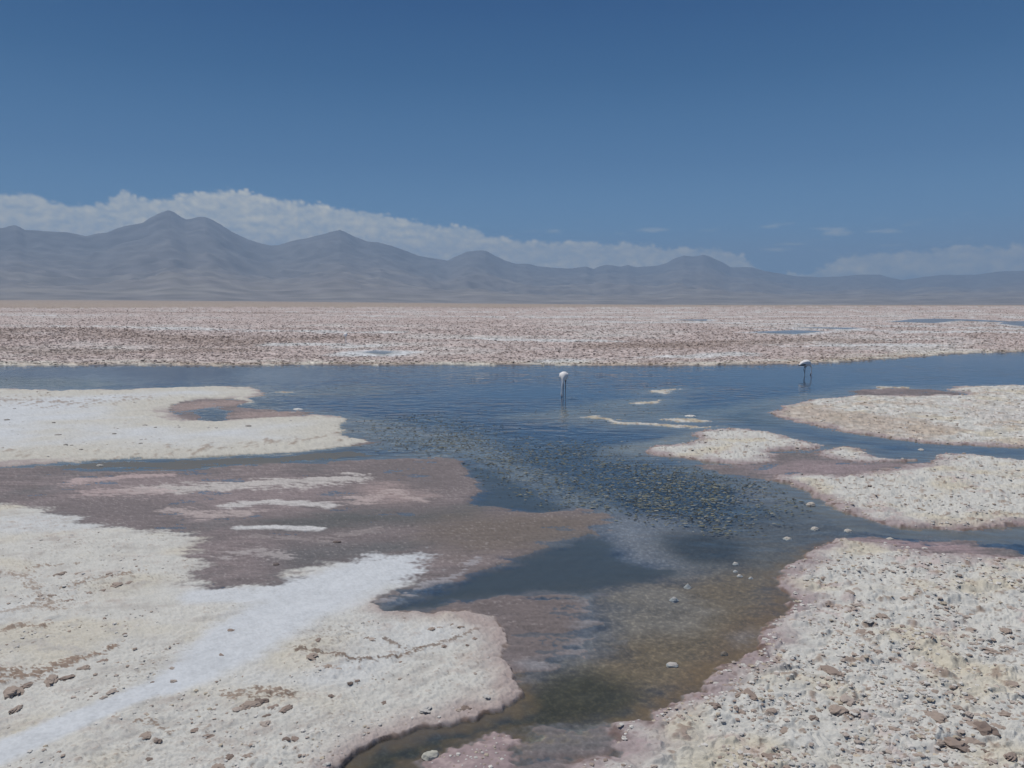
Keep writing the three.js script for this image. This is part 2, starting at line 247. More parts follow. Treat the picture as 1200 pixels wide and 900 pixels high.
const FARPOOL = [[[1045, 376.6], [1075, 374], [1112, 373.6], [1124, 375.4], [1090, 378]], [[1100, 373.4], [1140, 374.4], [1185, 376.6], [1180, 377.4], [1130, 375.8]], [[1176, 379], [1190, 376.6], [1300, 376], [1300, 383], [1200, 382]], [[880, 389], [930, 387], [965, 388], [930, 391]], [[425, 412.5], [440, 410.5], [462, 412], [450, 414.5]], [[930, 383.4], [1010, 384], [990, 385.4]], [[790, 374.6], [830, 374], [826, 376]]].map((p) => poly(p, 0.16));

const brownPebbles = poly([[905, 484], [940, 477], [1000, 484], [1060, 494], [1110, 505], [1080, 515], [1010, 505], [940, 494]]); const BROWN = (x, z) => sstep(-1, 0.6, sd(brownPebbles, x, z, 2));
const STONY = [stroke([[-40, 471], [20, 469], [90, 474], [155, 469]], 2.2, 1.5, C.brown, 1, 1.4), stroke([[190, 531], [260, 526], [330, 519], [410, 510]], 0.8, 0.9, C.brown, 0.9, 1.4), stroke([[-40, 533], [30, 534]], 0.6, 0.5, C.brown, 0.8, 1.4)];
const PALE = 0.84;                                       // one scale for all the ground's base colours
const APRON = poly([[-60000, 357.2], [60000, 357.2], [6000, 359.2], [1200, 358.9], [900, 359.3], [600, 359.8], [300, 360.1], [0, 360.6], [-600, 361], [-6000, 361]]);
const PINKZONE = poly([[360, 925], [420, 868], [520, 834], [580, 806], [575, 772], [556, 738], [500, 724], [440, 716], [450, 708], [560, 712], [600, 740], [630, 800], [612, 840], [520, 872], [440, 925]]);
const out = { h: 0, r: 0, g: 0, b: 0, land: 0, kind: '' };
function mixTo(c, t) { out.r += (c[0] - out.r) * t; out.g += (c[1] - out.g) * t; out.b += (c[2] - out.b) * t; }
function ground(x, z, step) {                            // height, colour and kind of the ground at a place; step = spacing of the mesh there
  const d = Math.max(3, -z), big = sstep(9, 24, d);
  const fine = (s) => clamp(s * 1.6 / step);             // drops relief finer than the mesh can carry
  let wx = x + 0.08 * n2(x * 2.9, z * 2.9) + 0.045 * n2(x * 8 + 4, z * 8) + 0.014 * n2(x * 19, z * 19 + 7), wz = z + 0.08 * n2(x * 2.9 + 50, z * 2.9) + 0.045 * n2(x * 8 + 60, z * 8 + 8) + 0.014 * n2(x * 19 + 5, z * 19);
  if (big > 0) { wx += big * (0.28 * n2(x * 0.8, z * 0.8) + 0.10 * n2(x * 1.9, z * 1.9)); wz += big * (0.30 * n2(x * 0.8 + 31, z * 0.8) + 0.10 * n2(x * 1.9 + 12, z * 1.9)); }
  const St = 0.6 * n2(x * 1.1 + 3, z * 3.3) + 0.5 * n2(x * 3.1, z * 9 + 5) + 0.35 * n2(x * 19, z * 19 + 40);
  let land = -3, best = null;
  for (const l of LAND) { let s = sd(l, wx, wz); if (l.kind === 'smooth' && s > 0) s = Math.min(s, -sd(MUD[2], wx, wz)); if (s > land) { land = s; best = l; } }
  const K0 = best ? best.kind : '', soft = K0 === 'front' ? sstep(7.2, 8.4, d) : K0 === 'smooth' ? 0.55 : K0 === 'low' ? 0.55 : K0 === 'rough' || K0 === 'mid' ? 0.25 + 0.5 * big : 0.4;
  land += soft * (0.34 * St + (K0 === 'low' ? 0.1 * St - 0.06 : 0));
  let mud = -3; for (const q of MUD) mud = Math.max(mud, sd(q, wx, wz));
  let pool = -3, poolDeep = true; POOL.forEach((q, i) => { const v = sd(q, wx, wz, 1); if (v > pool) { pool = v; poolDeep = i < 4; } });
  const N1 = n2(x * 0.7, z * 0.7), N2 = n2(x * 2.3 + 8, z * 2.3), N3 = n2(x * 6.7, z * 6.7 + 3), N4 = n2(x * 19, z * 19), N5 = n2(x * 47, z * 47 + 5), grain = 0.5 * N4 * fine(0.05) + 0.5 * N5 * fine(0.02);
  out.land = land; out.kind = best ? best.kind : '';
  // bed, under the water
  const shore = Math.max(land, mud - 0.0);
  let h = -0.012 - 0.075 * sstep(0, 2.4, -shore) + 0.01 * N3 * sstep(0, 0.4, -shore);
  out.r = C.bed[0]; out.g = C.bed[1]; out.b = C.bed[2];
  const jit = 0.45 * N1 + 0.35 * N2 + 0.22 * N3 + 0.15 * N4;
  for (const q of BED) { const s = sd(q, x, z, q.f * 2); if (s > -q.f * 2) mixTo(q.c, q.s * sstep(-q.f, q.f, s + jit * q.f)); }
  const tuft = sstep(0.1, 0.6, 0.7 * N4 * fine(0.05) + 0.5 * N5 * fine(0.02)), mott = 1 + 0.16 * N2 + 0.16 * N3 + 0.5 * grain + 0.35 * tuft; out.r *= mott; out.g *= mott; out.b *= mott;
  mixTo([0.21, 0.125, 0.055], 0.55 * sstep(-0.22, -0.02, land + 0.06 * N3) * (best && best.kind !== 'far' ? 1 : 0.3));   // rusty algal fringe along the banks
  if (best && best.shoal) mixTo([0.235, 0.21, 0.175], 0.62 * sstep(-1.5, -0.05, shore + 0.35 * N1 + 0.3 * N2));        // pale marl round the islands
  // mud
  if (mud > -0.35) {
    const S0 = n2(x * 1.4 + 30, z * 4.2);
    const wet = sstep(-0.22, 0.14, mud + 0.26 * S0 + 0.22 * St + 0.06 * N3);
    const S1 = n2(x * 0.9 + 3, z * 3.7), S2 = n2(x * 2.7, z * 11 + 5), S3 = n2(x * 8, z * 26);
    const hm = 0.013 + 0.005 * S1 + 0.004 * N2 + 0.005 * S2 + 0.004 * N4 * fine(0.05) - 0.010 * sstep(0.2, -0.6, N1 + 0.5 * S1);
    const keep = [out.r, out.g, out.b]; out.r = C.mud[0]; out.g = C.mud[1]; out.b = C.mud[2];
    mixTo(C.mudPink, 0.6 * sstep(-0.2, 0.7, N1 + 0.6 * S1 + 0.4 * S2)); mixTo(C.mudGrey, 0.7 * sstep(0.0, 0.8, -N1 + 0.6 * S1 - 0.4 * S3));
    for (const q of MUDPATCH) { const s = sd(q, x, z, q.f * 2); if (s > -q.f * 2) mixTo(q.c, q.s * sstep(-q.f, q.f, s + (0.5 * jit + 0.6 * S1 + 0.45 * S2) * q.f)); }
    let dry = 0; const streaky = 0.7 * S1 + 0.8 * S2 + 0.6 * S3 + 0.3 * N4;
    for (const q of STREAK) { const m = strokeMask(q, x, z, streaky * 1.2 - 0.1); if (m > 0) { mixTo(q.c, m); dry = Math.max(dry, m); } }
    const k = 1 + 0.36 * grain + 0.12 * S2 + 0.12 * S3 * fine(0.08); out.r *= k; out.g *= k; out.b *= k;
    mixTo([0.36, 0.32, 0.31], 0.5 * sstep(0.5, 0.85, N4 * fine(0.05) + 0.5 * N5 * fine(0.02) + 0.5 * N1 + 0.3 * S1 - 0.1));              // crumbs of dry salt
    h = lerp(h, hm + 0.005 * dry, wet);
    out.r = lerp(keep[0], out.r, wet); out.g = lerp(keep[1], out.g, wet); out.b = lerp(keep[2], out.b, wet);
  }
  if (pool > -0.4) {
    const p = sstep(-0.16, 0.14, pool + 0.10 * jit + 0.10 * St); h = lerp(h, poolDeep ? -0.03 + 0.006 * N3 : 0.004 + 0.009 * St, p); mixTo(poolDeep ? C.film : [0.125, 0.128, 0.125], p * 0.9);
  }
  // dry crust
  if (land > -0.16) {
    const K = best.kind, e = Math.max(land, 0), edge = 1 - Math.exp(-e / lerp(best.w * 0.5, 0.4, soft));
    const rough = K === 'rough' || K === 'mid', far = K === 'far', b = (s, ph) => Math.abs(n2(0.62 * wx / s + ph, wz / s - ph));
    let relief, c0 = C.salt;
    const keepLand = sstep(-0.010 - 0.14 * soft, 0.008 + 0.12 * soft, land);
    const pr = [out.r, out.g, out.b];
    out.r = c0[0]; out.g = c0[1]; out.b = c0[2];
    if (rough || far) {
      const lump = 0.085 * b(0.42, 1) * fine(0.42) + 0.075 * b(0.18, 2) * fine(0.18) + 0.044 * b(0.08, 3) * fine(0.08) + 0.018 * b(0.035, 4) * fine(0.035);
      const amp = far ? 0.8 + 0.4 * sstep(45, 80, d) : K === 'mid' ? 0.45 : 0.62;
      const pf = 3.0 * (n2(wx * 1.5 + 3, wz * 2.5) + 0.55 * n2(wx * 4.0, wz * 6.8 + 8) + 0.3 * n2(wx * 11 + 2, wz * 17)), pk = Math.floor(pf), plate = pk + sstep(0.84, 1, pf - pk);   // broken plates with steep edges
      relief = (lump - 0.03) * amp + 0.02 * N1 * Math.min(1, e) + (far ? 0 : 0.007 * plate * fine(0.1));
      if (far) {
        out.r = C.far[0]; out.g = C.far[1]; out.b = C.far[2];
        const F1 = fbm(x * 0.05, z * 0.05, 3), F2 = fbm(x * 0.19 + 5, z * 0.19, 3);
        mixTo(C.farBrown, 0.75 * sstep(0.0, 0.45, F1 + 0.5 * F2 - 0.1 ));
        mixTo([0.56, 0.53, 0.50], 0.8 * sstep(0.05, 0.45, -F1 + 0.6 * F2 + 0.15 * sstep(0, 40, x)));
        mixTo(C.pinkSalt, 0.35 * sstep(0.1, 0.5, F2));
        for (const q of FARDARK) { const m = strokeMask(q, x, z, 1.2 * F2 + 0.5 * N1); if (m > 0) mixTo(q.c, m); }
        for (const q of FARWHITE) { const m = strokeMask(q, x, z, 2.2 * F2 + 1.1 * n2(x * 0.12 + 4, z * 0.05) + 0.5 * N1 - 0.3); if (m > 0) { mixTo(q.c, m); relief *= 1 - 0.7 * m; } }
        mixTo([0.40, 0.33, 0.22], 0.5 * sstep(1.6, 0.2, e)); mixTo([0.57, 0.55, 0.48], 0.8 * sstep(0.35, 0.85, fbm(x * 0.16, z * 0.8, 3) + 0.5 + 0.3 * N1) * sstep(4.5, 1.0, e));
        for (const q of FARPOOL) { const s = sd(q, x, z, 3); if (s > -3) { relief *= 1 - sstep(-2, 0.5, s); mixTo(C.packed, 0.7 * sstep(-2.5, -0.5, s)); } }
        const k = 1 + 0.30 * N2 * fine(0.8) + 0.22 * N3 * fine(0.3) + 0.2 * N1; out.r *= k; out.g *= k; out.b *= k;
        if (sd(APRON, x + 260 * F1, z + 420 * F1 + 160 * F2) > 0) mixTo([0.36, 0.285, 0.225], 0.85);          // the gravel apron beyond the salt
      } else {
        mixTo(C.cream, 0.75 * sstep(0.05, 0.6, n2(x * 0.9 + 20, z * 0.9) + 0.4 * N2));
        mixTo(C.pinkSalt, 0.6 * sstep(0.3, 0.8, n2(x * 1.3 + 70, z * 1.3) * 0.8 + 0.6 * N3));
        if (K === 'mid') { mixTo([0.47, 0.39, 0.32], 0.85 * sstep(-0.3, 0.4, 0.5 * N1 + 0.4 * N2 - 0.15 + 0.6 * BROWN(x, z))); mixTo([0.58, 0.56, 0.53], 0.85 * sstep(0.05, 0.4, fbm(x * 0.3, z * 0.45 + 9, 3) - 0.6 * BROWN(x, z))); const kk = 1 + 0.3 * n2(x * 5, z * 3) + 0.25 * N3; out.r *= kk; out.g *= kk; out.b *= kk; }
        const clot = sstep(0.36, 0.66, N3 * 0.7 + 0.5 * n2(x * 3.7 + 3, z * 3.7) + 0.35 * N4);
        mixTo(C.brown, 0.8 * clot); relief += 0.012 * clot;
        mixTo(C.dirtAndShade, 0.7 * sstep(0.42, 0.72, 0.7 * n2(x * 13 + 7, z * 21) * fine(0.06) + 0.6 * n2(x * 31, z * 44) * fine(0.025) + 0.25 * N2));   // shade of narrow crevices, painted as dark specks
        mixTo(C.dirtAndShade, 0.6 * sstep(0.72, 1.0, N3 * 0.7 + 0.5 * n2(x * 3.7 + 3, z * 3.7) + 0.35 * N4));
        const rim = sstep(0.45, 0.02, e + 0.16 * N2 + 0.08 * N3); mixTo(C.lilac, 0.85 * rim); mixTo([0.37, 0.275, 0.285], 0.5 * sstep(0.4, 0.8, N4 + N3) * rim);
        mixTo([0.13, 0.08, 0.065], 0.8 * sstep(0.13, 0.03, e) * sstep(-0.1, 0.35, 0.7 * n2(x * 4.5, z * 4.5 + 6) + 0.6 * n2(x * 12, z * 12)));        // damp red clots, with the shade of edge crevices painted in
        mixTo([0.15, 0.095, 0.08], 0.6 * rim * sstep(0.5, 0.75, 0.8 * n2(x * 7, z * 13 + 3) + 0.5 * N4));
      }
    } else if (K === 'pink') {
      out.r = 0.345; out.g = 0.265; out.b = 0.265; relief = 0.010 * N3 + 0.010 * b(0.12, 5) + 0.006 * N4; mixTo(C.pinkSalt, 0.7 * sstep(0.1, 0.6, N3 + 0.4 * N4)); mixTo(C.mudGrey, 0.5 * sstep(0.2, 0.7, N2 - 0.3 * N4));
    } else if (K === 'low') {
      relief = 0.012 * N3 + 0.01 * N4 * fine(0.05); mixTo([0.46, 0.40, 0.29], 0.85 * sstep(-0.5, 0.3, N2 + 0.5 * N3)); mixTo(C.brown, 0.7 * sstep(0.1, 0.5, N3));
    } else {                                             // wind-packed salt, left
      const front = K === 'front', pack = { m: 0 };
      if (front) {
        const crumb = sstep(-0.25, 0.45, n2(x * 0.9 + 4, z * 0.9) + 0.5 * N2);
        mixTo(C.packed, 0.5 * sstep(0.1, 0.6, n2(x * 0.5 + 9, z * 0.9))); mixTo(C.cream, 0.5 * sstep(0.0, 0.6, n2(x * 0.8 + 40, z * 1.1) + 0.4 * N2));
        mixTo([0.47, 0.445, 0.41], 0.7 * sstep(0.05, 0.6, 0.6 * n2(x * 1.9 + 2, z * 3.1) + 0.5 * n2(x * 5.2, z * 8.3) + 0.3 * N4)); mixTo([0.42, 0.35, 0.31], 0.5 * sstep(0.25, 0.7, 0.7 * n2(x * 1.2 + 60, z * 2.4) + 0.5 * n2(x * 6, z * 10 + 4) + 0.4 * N5));   // dust blown into the crust
        let band = 0, dirty = 0;
        for (const q of DIRTY) { const m = strokeMask(q, x, z, 0.4 * N3 + 0.7 * n2(x * 12 + 5, z * 22) + 0.6 * n2(x * 30, z * 50) + 0.3 * N2 - 0.4); const m1 = m > 0 ? sstep(0.28, 0.62, m) * q.s : 0; if (m1 > 0) { mixTo(q.c, m1); dirty = Math.max(dirty, m1); } }
        for (const q of BAND) { const m = strokeMask(q, x, z, jit * 1.2); if (m > 0) { mixTo(q.c, m * 0.95); band = Math.max(band, m); } }
        relief = (1 - 0.8 * band) * (0.016 * N3 * crumb + 0.009 * N4 * fine(0.05) + 0.018 * b(0.16, 6) * crumb + 0.008 * b(0.05, 7) + 0.008 * dirty * (0.6 + 0.5 * N3 + 0.7 * N4)) + 0.02 * N1 + (1 - band) * (0.006 * N5 + 0.007 * b(0.028, 9)) * fine(0.02);
        const speck = sstep(0.42, 0.8, 0.75 * N4 + 0.5 * N3 + 0.25 * N5 + 0.15 * N2); mixTo(C.brown, 0.6 * speck * (1 - 0.85 * band) * (0.35 + 0.65 * crumb));
        mixTo(C.dirtAndShade, 0.62 * sstep(0.42, 0.76, 0.75 * n2(x * 17 + 3, z * 30) + 0.6 * n2(x * 41, z * 60) + 0.35 * n2(x * 1.4 + 8, z * 1.4)) * (1 - 0.8 * band) * (0.3 + 0.7 * crumb));   // shade of fine pits painted in as dark specks
        // pink margin by the water and the pools
        const east = sstep(-0.35, 0.25, sd(PINKZONE, x, z, 1) + 0.2 * N2), rim = sstep(0.34, 0.06, e + 0.14 * N2 + 0.07 * N3) * east;
        mixTo(C.lilac, 0.85 * rim * (1 - band)); mixTo([0.44, 0.36, 0.32], 0.6 * sstep(0.9, 0.2, e + 0.4 * N2) * east * (1 - band));
        mixTo([0.12, 0.075, 0.055], 0.8 * sstep(0.04, 0.008, e + 0.02 * N4) * east * sstep(-0.4, 0.2, n2(x * 11, z * 11)));  // shade under the bank's lip, painted as a thin dark line
      } else {
        const stony = sstep(-0.1, 0.5, fbm(x * 0.16 + 3, z * 0.3, 3) * 1.4);
        mixTo(C.packed, 0.8); mixTo([0.56, 0.52, 0.43], 0.75 * Math.max(stony, sstep(3.2, 0.6, e + N1))); 
        relief = 0.02 * N1 + (0.02 * N3 * fine(0.15) + 0.025 * b(0.3, 6) * fine(0.3)) * Math.max(stony, sstep(3, 0.5, e));
        for (const q of STONY) { const m = strokeMask(q, x, z, 0.9 * n2(x * 3.3, z * 1.6) + 0.8 * n2(x * 8, z * 3.3) - 0.85); if (m > 0) { mixTo(C.brown, 0.75 * m); relief += 0.015 * m; } }
        mixTo(C.lilac, 0.7 * sstep(0.5, 0.1, e + 0.3 * N2) * sstep(0.3, -0.4, n2(x * 0.35, z * 0.35 + 2))); mixTo(C.brown, 0.5 * sstep(0.4, 0.7, N3 + 0.3 * N2) * stony);
      }
    }
    const k = 1 + 0.2 * grain + 0.07 * N3 + 0.05 * N2; out.r *= k; out.g *= k; out.b *= k;
    const hl = 0.008 - 0.003 * soft + best.h * edge * (far ? 1 : 1 + 0.15 * N1) + relief * (0.3 + 0.7 * edge);
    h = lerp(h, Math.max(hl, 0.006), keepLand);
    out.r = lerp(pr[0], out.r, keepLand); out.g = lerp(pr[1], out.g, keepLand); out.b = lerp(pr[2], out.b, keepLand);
    if (far) {
      let p = 0; for (const q of FARPOOL) p = Math.max(p, sstep(-0.8, 0.8, sd(q, x, z, 1)));
      if (p > 0) { h = lerp(h, 0.10, p); mixTo([0.12, 0.12, 0.11], p * 0.8); }
      h += Math.max(0, d - 1500) * 0.0085 * sstep(0.35, -0.75, x / d);     // the alluvial apron rises on the left
    }
  }
  out.h = h;
  out.r = Math.max(out.r * PALE, 0.012); out.g = Math.max(out.g * PALE, 0.012); out.b = Math.max(out.b * PALE, 0.010);
  return out;
}
const heightAt = (x, z) => ground(x, z, 0.01).h;

// ------------------------------------------------------------------ textures
function heightTexture(size, f) {
  const d = new Uint8Array(size * size * 4);
  for (let j = 0; j < size; j++) for (let i = 0; i < size; i++) { const v = clamp(f(i / size, j / size)) * 255, o = (j * size + i) * 4; d[o] = d[o + 1] = d[o + 2] = v; d[o + 3] = 255; }
  const t = new THREE.DataTexture(d, size, size); t.wrapS = t.wrapT = THREE.RepeatWrapping; t.magFilter = THREE.LinearFilter; t.minFilter = THREE.LinearMipmapLinearFilter; t.generateMipmaps = true; t.needsUpdate = true; return t;
}
const torus = (u, v, f, ph) => {                          // noise that tiles
  const a = n2(u * f + ph, v * f + ph), b = n2((u - 1) * f + ph, v * f + ph), c = n2(u * f + ph, (v - 1) * f + ph), d = n2((u - 1) * f + ph, (v - 1) * f + ph);
  return lerp(lerp(a, b, u), lerp(c, d, u), v);
};
const grainBump = heightTexture(1024, (u, v) => 0.5 + 0.22 * torus(u, v, 40, 3) + 0.22 * Math.abs(torus(u, v, 90, 11)) + 0.2 * torus(u, v, 190, 29));

// ------------------------------------------------------------------ ground: one sheet from behind the viewer to the foot of the mountains
const crustMaterial = new THREE.MeshStandardMaterial({ vertexColors: true, roughness: 0.93, bumpMap: grainBump, bumpScale: 0.006 });
const salt = (() => {
  const depth = [];
  for (let y = 1075; y > 358.2; y -= 0.92) { const r = rayOf(600, y); depth.push(-EYE * r[2] / r[1] * -1); }
  const zs = []; for (const z of [70, 30, 10, 3, 0, -1.5, -2.6]) zs.push([z, 1.5]);
  for (let y = 1075; y > 358.2; y -= 0.92) { const z = at(600, y)[1]; zs.push([z, 0]); }
  for (let k = 1; k <= 14; k++) zs.push([zs[zs.length - 1][0] * 1.13, 0]);
  const ss = [-40, -12, -5, -3, -2, -1.6, -1.35, -1.2, -1.08, -1.0];
  for (let i = 0; i <= 1480; i++) ss.push(-0.93 + 1.86 * i / 1480);
  for (const s of [1.0, 1.08, 1.2, 1.35, 1.6, 2, 3, 5, 12, 40]) ss.push(s);
  const nx = ss.length, nz = zs.length, pos = new Float32Array(nx * nz * 3), col = new Float32Array(nx * nz * 3), uv = new Float32Array(nx * nz * 2), idx = new Uint32Array((nx - 1) * (nz - 1) * 6);
  let o = 0;
  for (let j = 0; j < nz; j++) {
    const z = zs[j][0], d = Math.max(3.2, -z), step = Math.max(d * 0.0013, 0.35 * (j > 0 ? Math.abs(zs[j - 1][0] - z) : 1)) ;
    for (let i = 0; i < nx; i++, o++) {
      const x = ss[i] * d, g = ground(x, z, zs[j][1] || step);
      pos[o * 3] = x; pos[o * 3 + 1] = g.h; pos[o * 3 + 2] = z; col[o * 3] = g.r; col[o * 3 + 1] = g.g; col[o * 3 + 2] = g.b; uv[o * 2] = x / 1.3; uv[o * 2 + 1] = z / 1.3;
    }
  }
  let k = 0;
  for (let j = 0; j < nz - 1; j++) for (let i = 0; i < nx - 1; i++) { const a = j * nx + i, b = a + 1, c = a + nx, d = c + 1; idx[k++] = a; idx[k++] = b; idx[k++] = c; idx[k++] = b; idx[k++] = d; idx[k++] = c; }
  const g = new THREE.BufferGeometry();
  g.setAttribute('position', new THREE.BufferAttribute(pos, 3)); g.setAttribute('color', new THREE.BufferAttribute(col, 3)); g.setAttribute('uv', new THREE.BufferAttribute(uv, 2)); g.setIndex(new THREE.BufferAttribute(idx, 1));
  g.computeVertexNormals();
  const m = new THREE.Mesh(g, crustMaterial); m.name = 'salt_flat'; scene.add(m);
  return tag(m, 'salt flat of white crust, pink mud and shallow lagoon beds reaching the mountains', 'ground', null, 'structure');
})();
console.log('ground done');

// ------------------------------------------------------------------ water: a shallow lagoon, rippled in the middle, still at the sides
const SPAN = 120, SPANZ = 90;
const calm = [[100, 440, 9], [300, 436, 5], [1130, 422, 10], [640, 660, 2.2], [600, 575, 1.5], [945, 440, 5], [760, 760, 3], [1100, 505, 3]].map(([x, y, r]) => [...at(x, y), r]);
const ripple = heightTexture(2048, (u, v) => {
  const x = u * SPAN - SPAN / 2, z = -v * SPANZ + 20;
  let a = 0.55 + 0.45 * n2(x * 0.13 + 3, z * 0.13) + 0.25 * n2(x * 0.4, z * 0.4);
  for (const [cx, cz, r] of calm) a *= 1 - 0.75 * Math.exp(-((x - cx) ** 2 + (z - cz) ** 2) / (r * r));
  a = clamp(a, 0.06, 1);
  const X = x + 0.25 * n2(x * 0.5, z * 0.5), Z = z + 0.25 * n2(x * 0.5 + 9, z * 0.5);
  return 0.5 + a * (0.26 * n2(X * 1.1, Z * 2.1) + 0.17 * n2(X * 2.6 + 5, Z * 4.6) + 0.07 * n2(X * 6, Z * 9));
});
ripple.wrapS = ripple.wrapT = THREE.ClampToEdgeWrapping;
const waterMaterial = new THREE.MeshPhysicalMaterial({ color: new THREE.Color(0.90, 0.96, 0.98), roughness: 0.03, transmission: 1, thickness: 0, ior: 1.33, bumpMap: ripple, bumpScale: 0.060 });
{
  const g = new THREE.PlaneGeometry(SPAN, SPANZ, 24, 18); g.rotateX(-Math.PI / 2); g.translate(0, 0, 20 - SPANZ / 2);
  const m = new THREE.Mesh(g, waterMaterial); m.name = 'lagoon_water'; scene.add(m);
  const p = g.attributes.position, uv = g.attributes.uv; for (let i = 0; i < p.count; i++) uv.setXY(i, (p.getX(i) + SPAN / 2) / SPAN, (20 - p.getZ(i)) / SPANZ);
  tag(m, 'shallow blue lagoon water winding between the salt banks', 'water', null, 'structure');
  const still = new THREE.MeshPhysicalMaterial({ color: new THREE.Color(0.93, 0.96, 0.97), roughness: 0.05, transmission: 1, thickness: 0, ior: 1.33 });
  FARPOOL.forEach((q) => {
    const cx = (q.x0 + q.x1) / 2, cz = (q.z0 + q.z1) / 2, pts = []; for (let i = 0; i < q.n; i++) pts.push(new THREE.Vector2((q.P[2 * i] - cx) * 1.06, -(q.P[2 * i + 1] - cz) * 1.15));
    const s = new THREE.ShapeGeometry(new THREE.Shape(pts)); s.rotateX(-Math.PI / 2); s.translate(cx, 0.155, cz);
    const f = new THREE.Mesh(s, still); f.name = numbered('pool_water'); scene.add(f);
    tag(f, 'thin sheet of pale water lying on the far salt flat', 'water', 'pools on the far salt flat', 'structure');
  });
}

// ------------------------------------------------------------------ mountains
{
  const ridge = [[-700, 300], [-500, 285], [-350, 276], [-200, 281], [-100, 270], [0, 267], [12, 266], [18, 264], [24, 262.5], [29, 264], [35, 268], [50, 269], [70, 271], [85, 272], [100, 275], [106, 276], [118, 273], [130, 272], [140, 268], [152, 264], [162, 262], [172, 260], [180, 255], [190, 250], [197, 247.5], [203, 246], [209, 248], [216, 253], [222, 256.5], [230, 255], [238, 253], [245, 253], [252, 256], [262, 262], [275, 271], [285, 276], [295, 281], [305, 284], [320, 287.5], [328, 287], [345, 282], [365, 278], [380, 274], [390, 271], [400, 268.5], [407, 271], [418, 277], [432, 282], [445, 283], [460, 287], [475, 293], [490, 299], [505, 302], [525, 305], [535, 300], [547, 294.5], [560, 293], [570, 293], [580, 299], [592, 305], [605, 309], [618, 308.5], [630, 312], [650, 313.5], [670, 314], [687, 312], [695, 315], [705, 311], [712, 310], [725, 312], [735, 310], [745, 313], [770, 311], [780, 308], [790, 302], [800, 298.5], [808, 300], [815, 300], [823, 298], [832, 301], [845, 307], [855, 313], [880, 313], [890, 316], [905, 319], [930, 323], [960, 325], [990, 323], [1010, 321.5], [1030, 322], [1042, 325], [1055, 328], [1080, 324], [1110, 321.5], [1140, 322], [1165, 318], [1200, 317], [1300, 312], [1420, 318], [1600, 310], [1900, 320]];
  const yAt = (px) => { let i = 1; while (i < ridge.length - 1 && ridge[i][0] < px) i++; const a = ridge[i - 1], b = ridge[i]; return lerp(a[1], b[1], clamp((px - a[0]) / (b[0] - a[0]))); };
  const range = (px) => 26000 + 17000 * sstep(250, 1150, px);                  // the range runs away to the right
  const NU = 1000, NV = 110, pos = [], col = [], idx = [];
  for (let i = 0; i <= NU; i++) {
    const px = -650 + 2500 * i / NU, r = rayOf(px, HORIZON), len = Math.hypot(r[0], r[2]), ux = r[0] / len, uz = r[2] / len, R = range(px);
    const ry = rayOf(px, yAt(px)), H = EYE + R * ry[1] / Math.hypot(ry[0], ry[2]);
    for (let j = 0; j <= NV; j++) {
      const v = j / NV, k = v / 0.85, D = lerp(8200, R, Math.min(k, 1)) + (k > 1 ? (k - 1) * 6000 : 0), x = ux * D, z = uz * D;
      const s = Math.min(k, 1), back = k > 1 ? 1 - 0.9 * ((k - 1) / 0.177) ** 1.2 : 1;
      const spur = fbm(x / 5200 + 3, z / 5200, 5), gully = Math.abs(n2(x / 1500, z / 1500 + 4)) + 0.5 * Math.abs(n2(x / 600 + 9, z / 600)) + 0.25 * Math.abs(n2(x / 260, z / 260));
      const prof = 0.34 * s + 0.66 * Math.pow(s, 3.2);
      const mid = sstep(0.10, 0.45, s) * (1 - sstep(0.86, 1, s));
      let y = H * prof * back + mid * (330 * spur + 150 * (0.55 - gully)) * (0.35 + H / 3200) + (1 - mid) * 34 * (0.5 - gully) * sstep(0.7, 1, s);
      if (s < 0.22) y = lerp(60 * sstep(0.4, -0.75, (px - 600) / FOCAL) - 14, y, sstep(0, 0.22, s));
      pos.push(x, y, z);
      const t1 = fbm(x / 2100 + 7, z / 900, 4), rock = sstep(0.45, 0.9, s), tan = sstep(0.05, 0.42, t1 + 0.1) * (1 - rock);
      const c = [lerp(lerp(0.21, 0.19, rock), 0.27, tan), lerp(lerp(0.195, 0.19, rock), 0.25, tan), lerp(lerp(0.19, 0.195, rock), 0.23, tan)], q = 1 + 0.35 * n2(x / 420, z / 420) + 0.2 * spur;
      col.push(c[0] * q, c[1] * q, c[2] * q);
    }
  }
  const w = NV + 1;
  for (let i = 0; i < NU; i++) for (let j = 0; j < NV; j++) { const a = i * w + j, b = a + 1, c = a + w, d = c + 1; idx.push(a, c, b, b, c, d); }
  const g = new THREE.BufferGeometry(); g.setAttribute('position', new THREE.Float32BufferAttribute(pos, 3)); g.setAttribute('color', new THREE.Float32BufferAttribute(col, 3)); g.setIndex(idx); g.computeVertexNormals();
  const m = new THREE.Mesh(g, new THREE.MeshStandardMaterial({ vertexColors: true, roughness: 1 })); m.name = 'mountain_range'; scene.add(m);
  tag(m, 'hazy blue volcanic mountain range with twin peaks beyond the salt flat', 'mountains', null, 'structure');
}

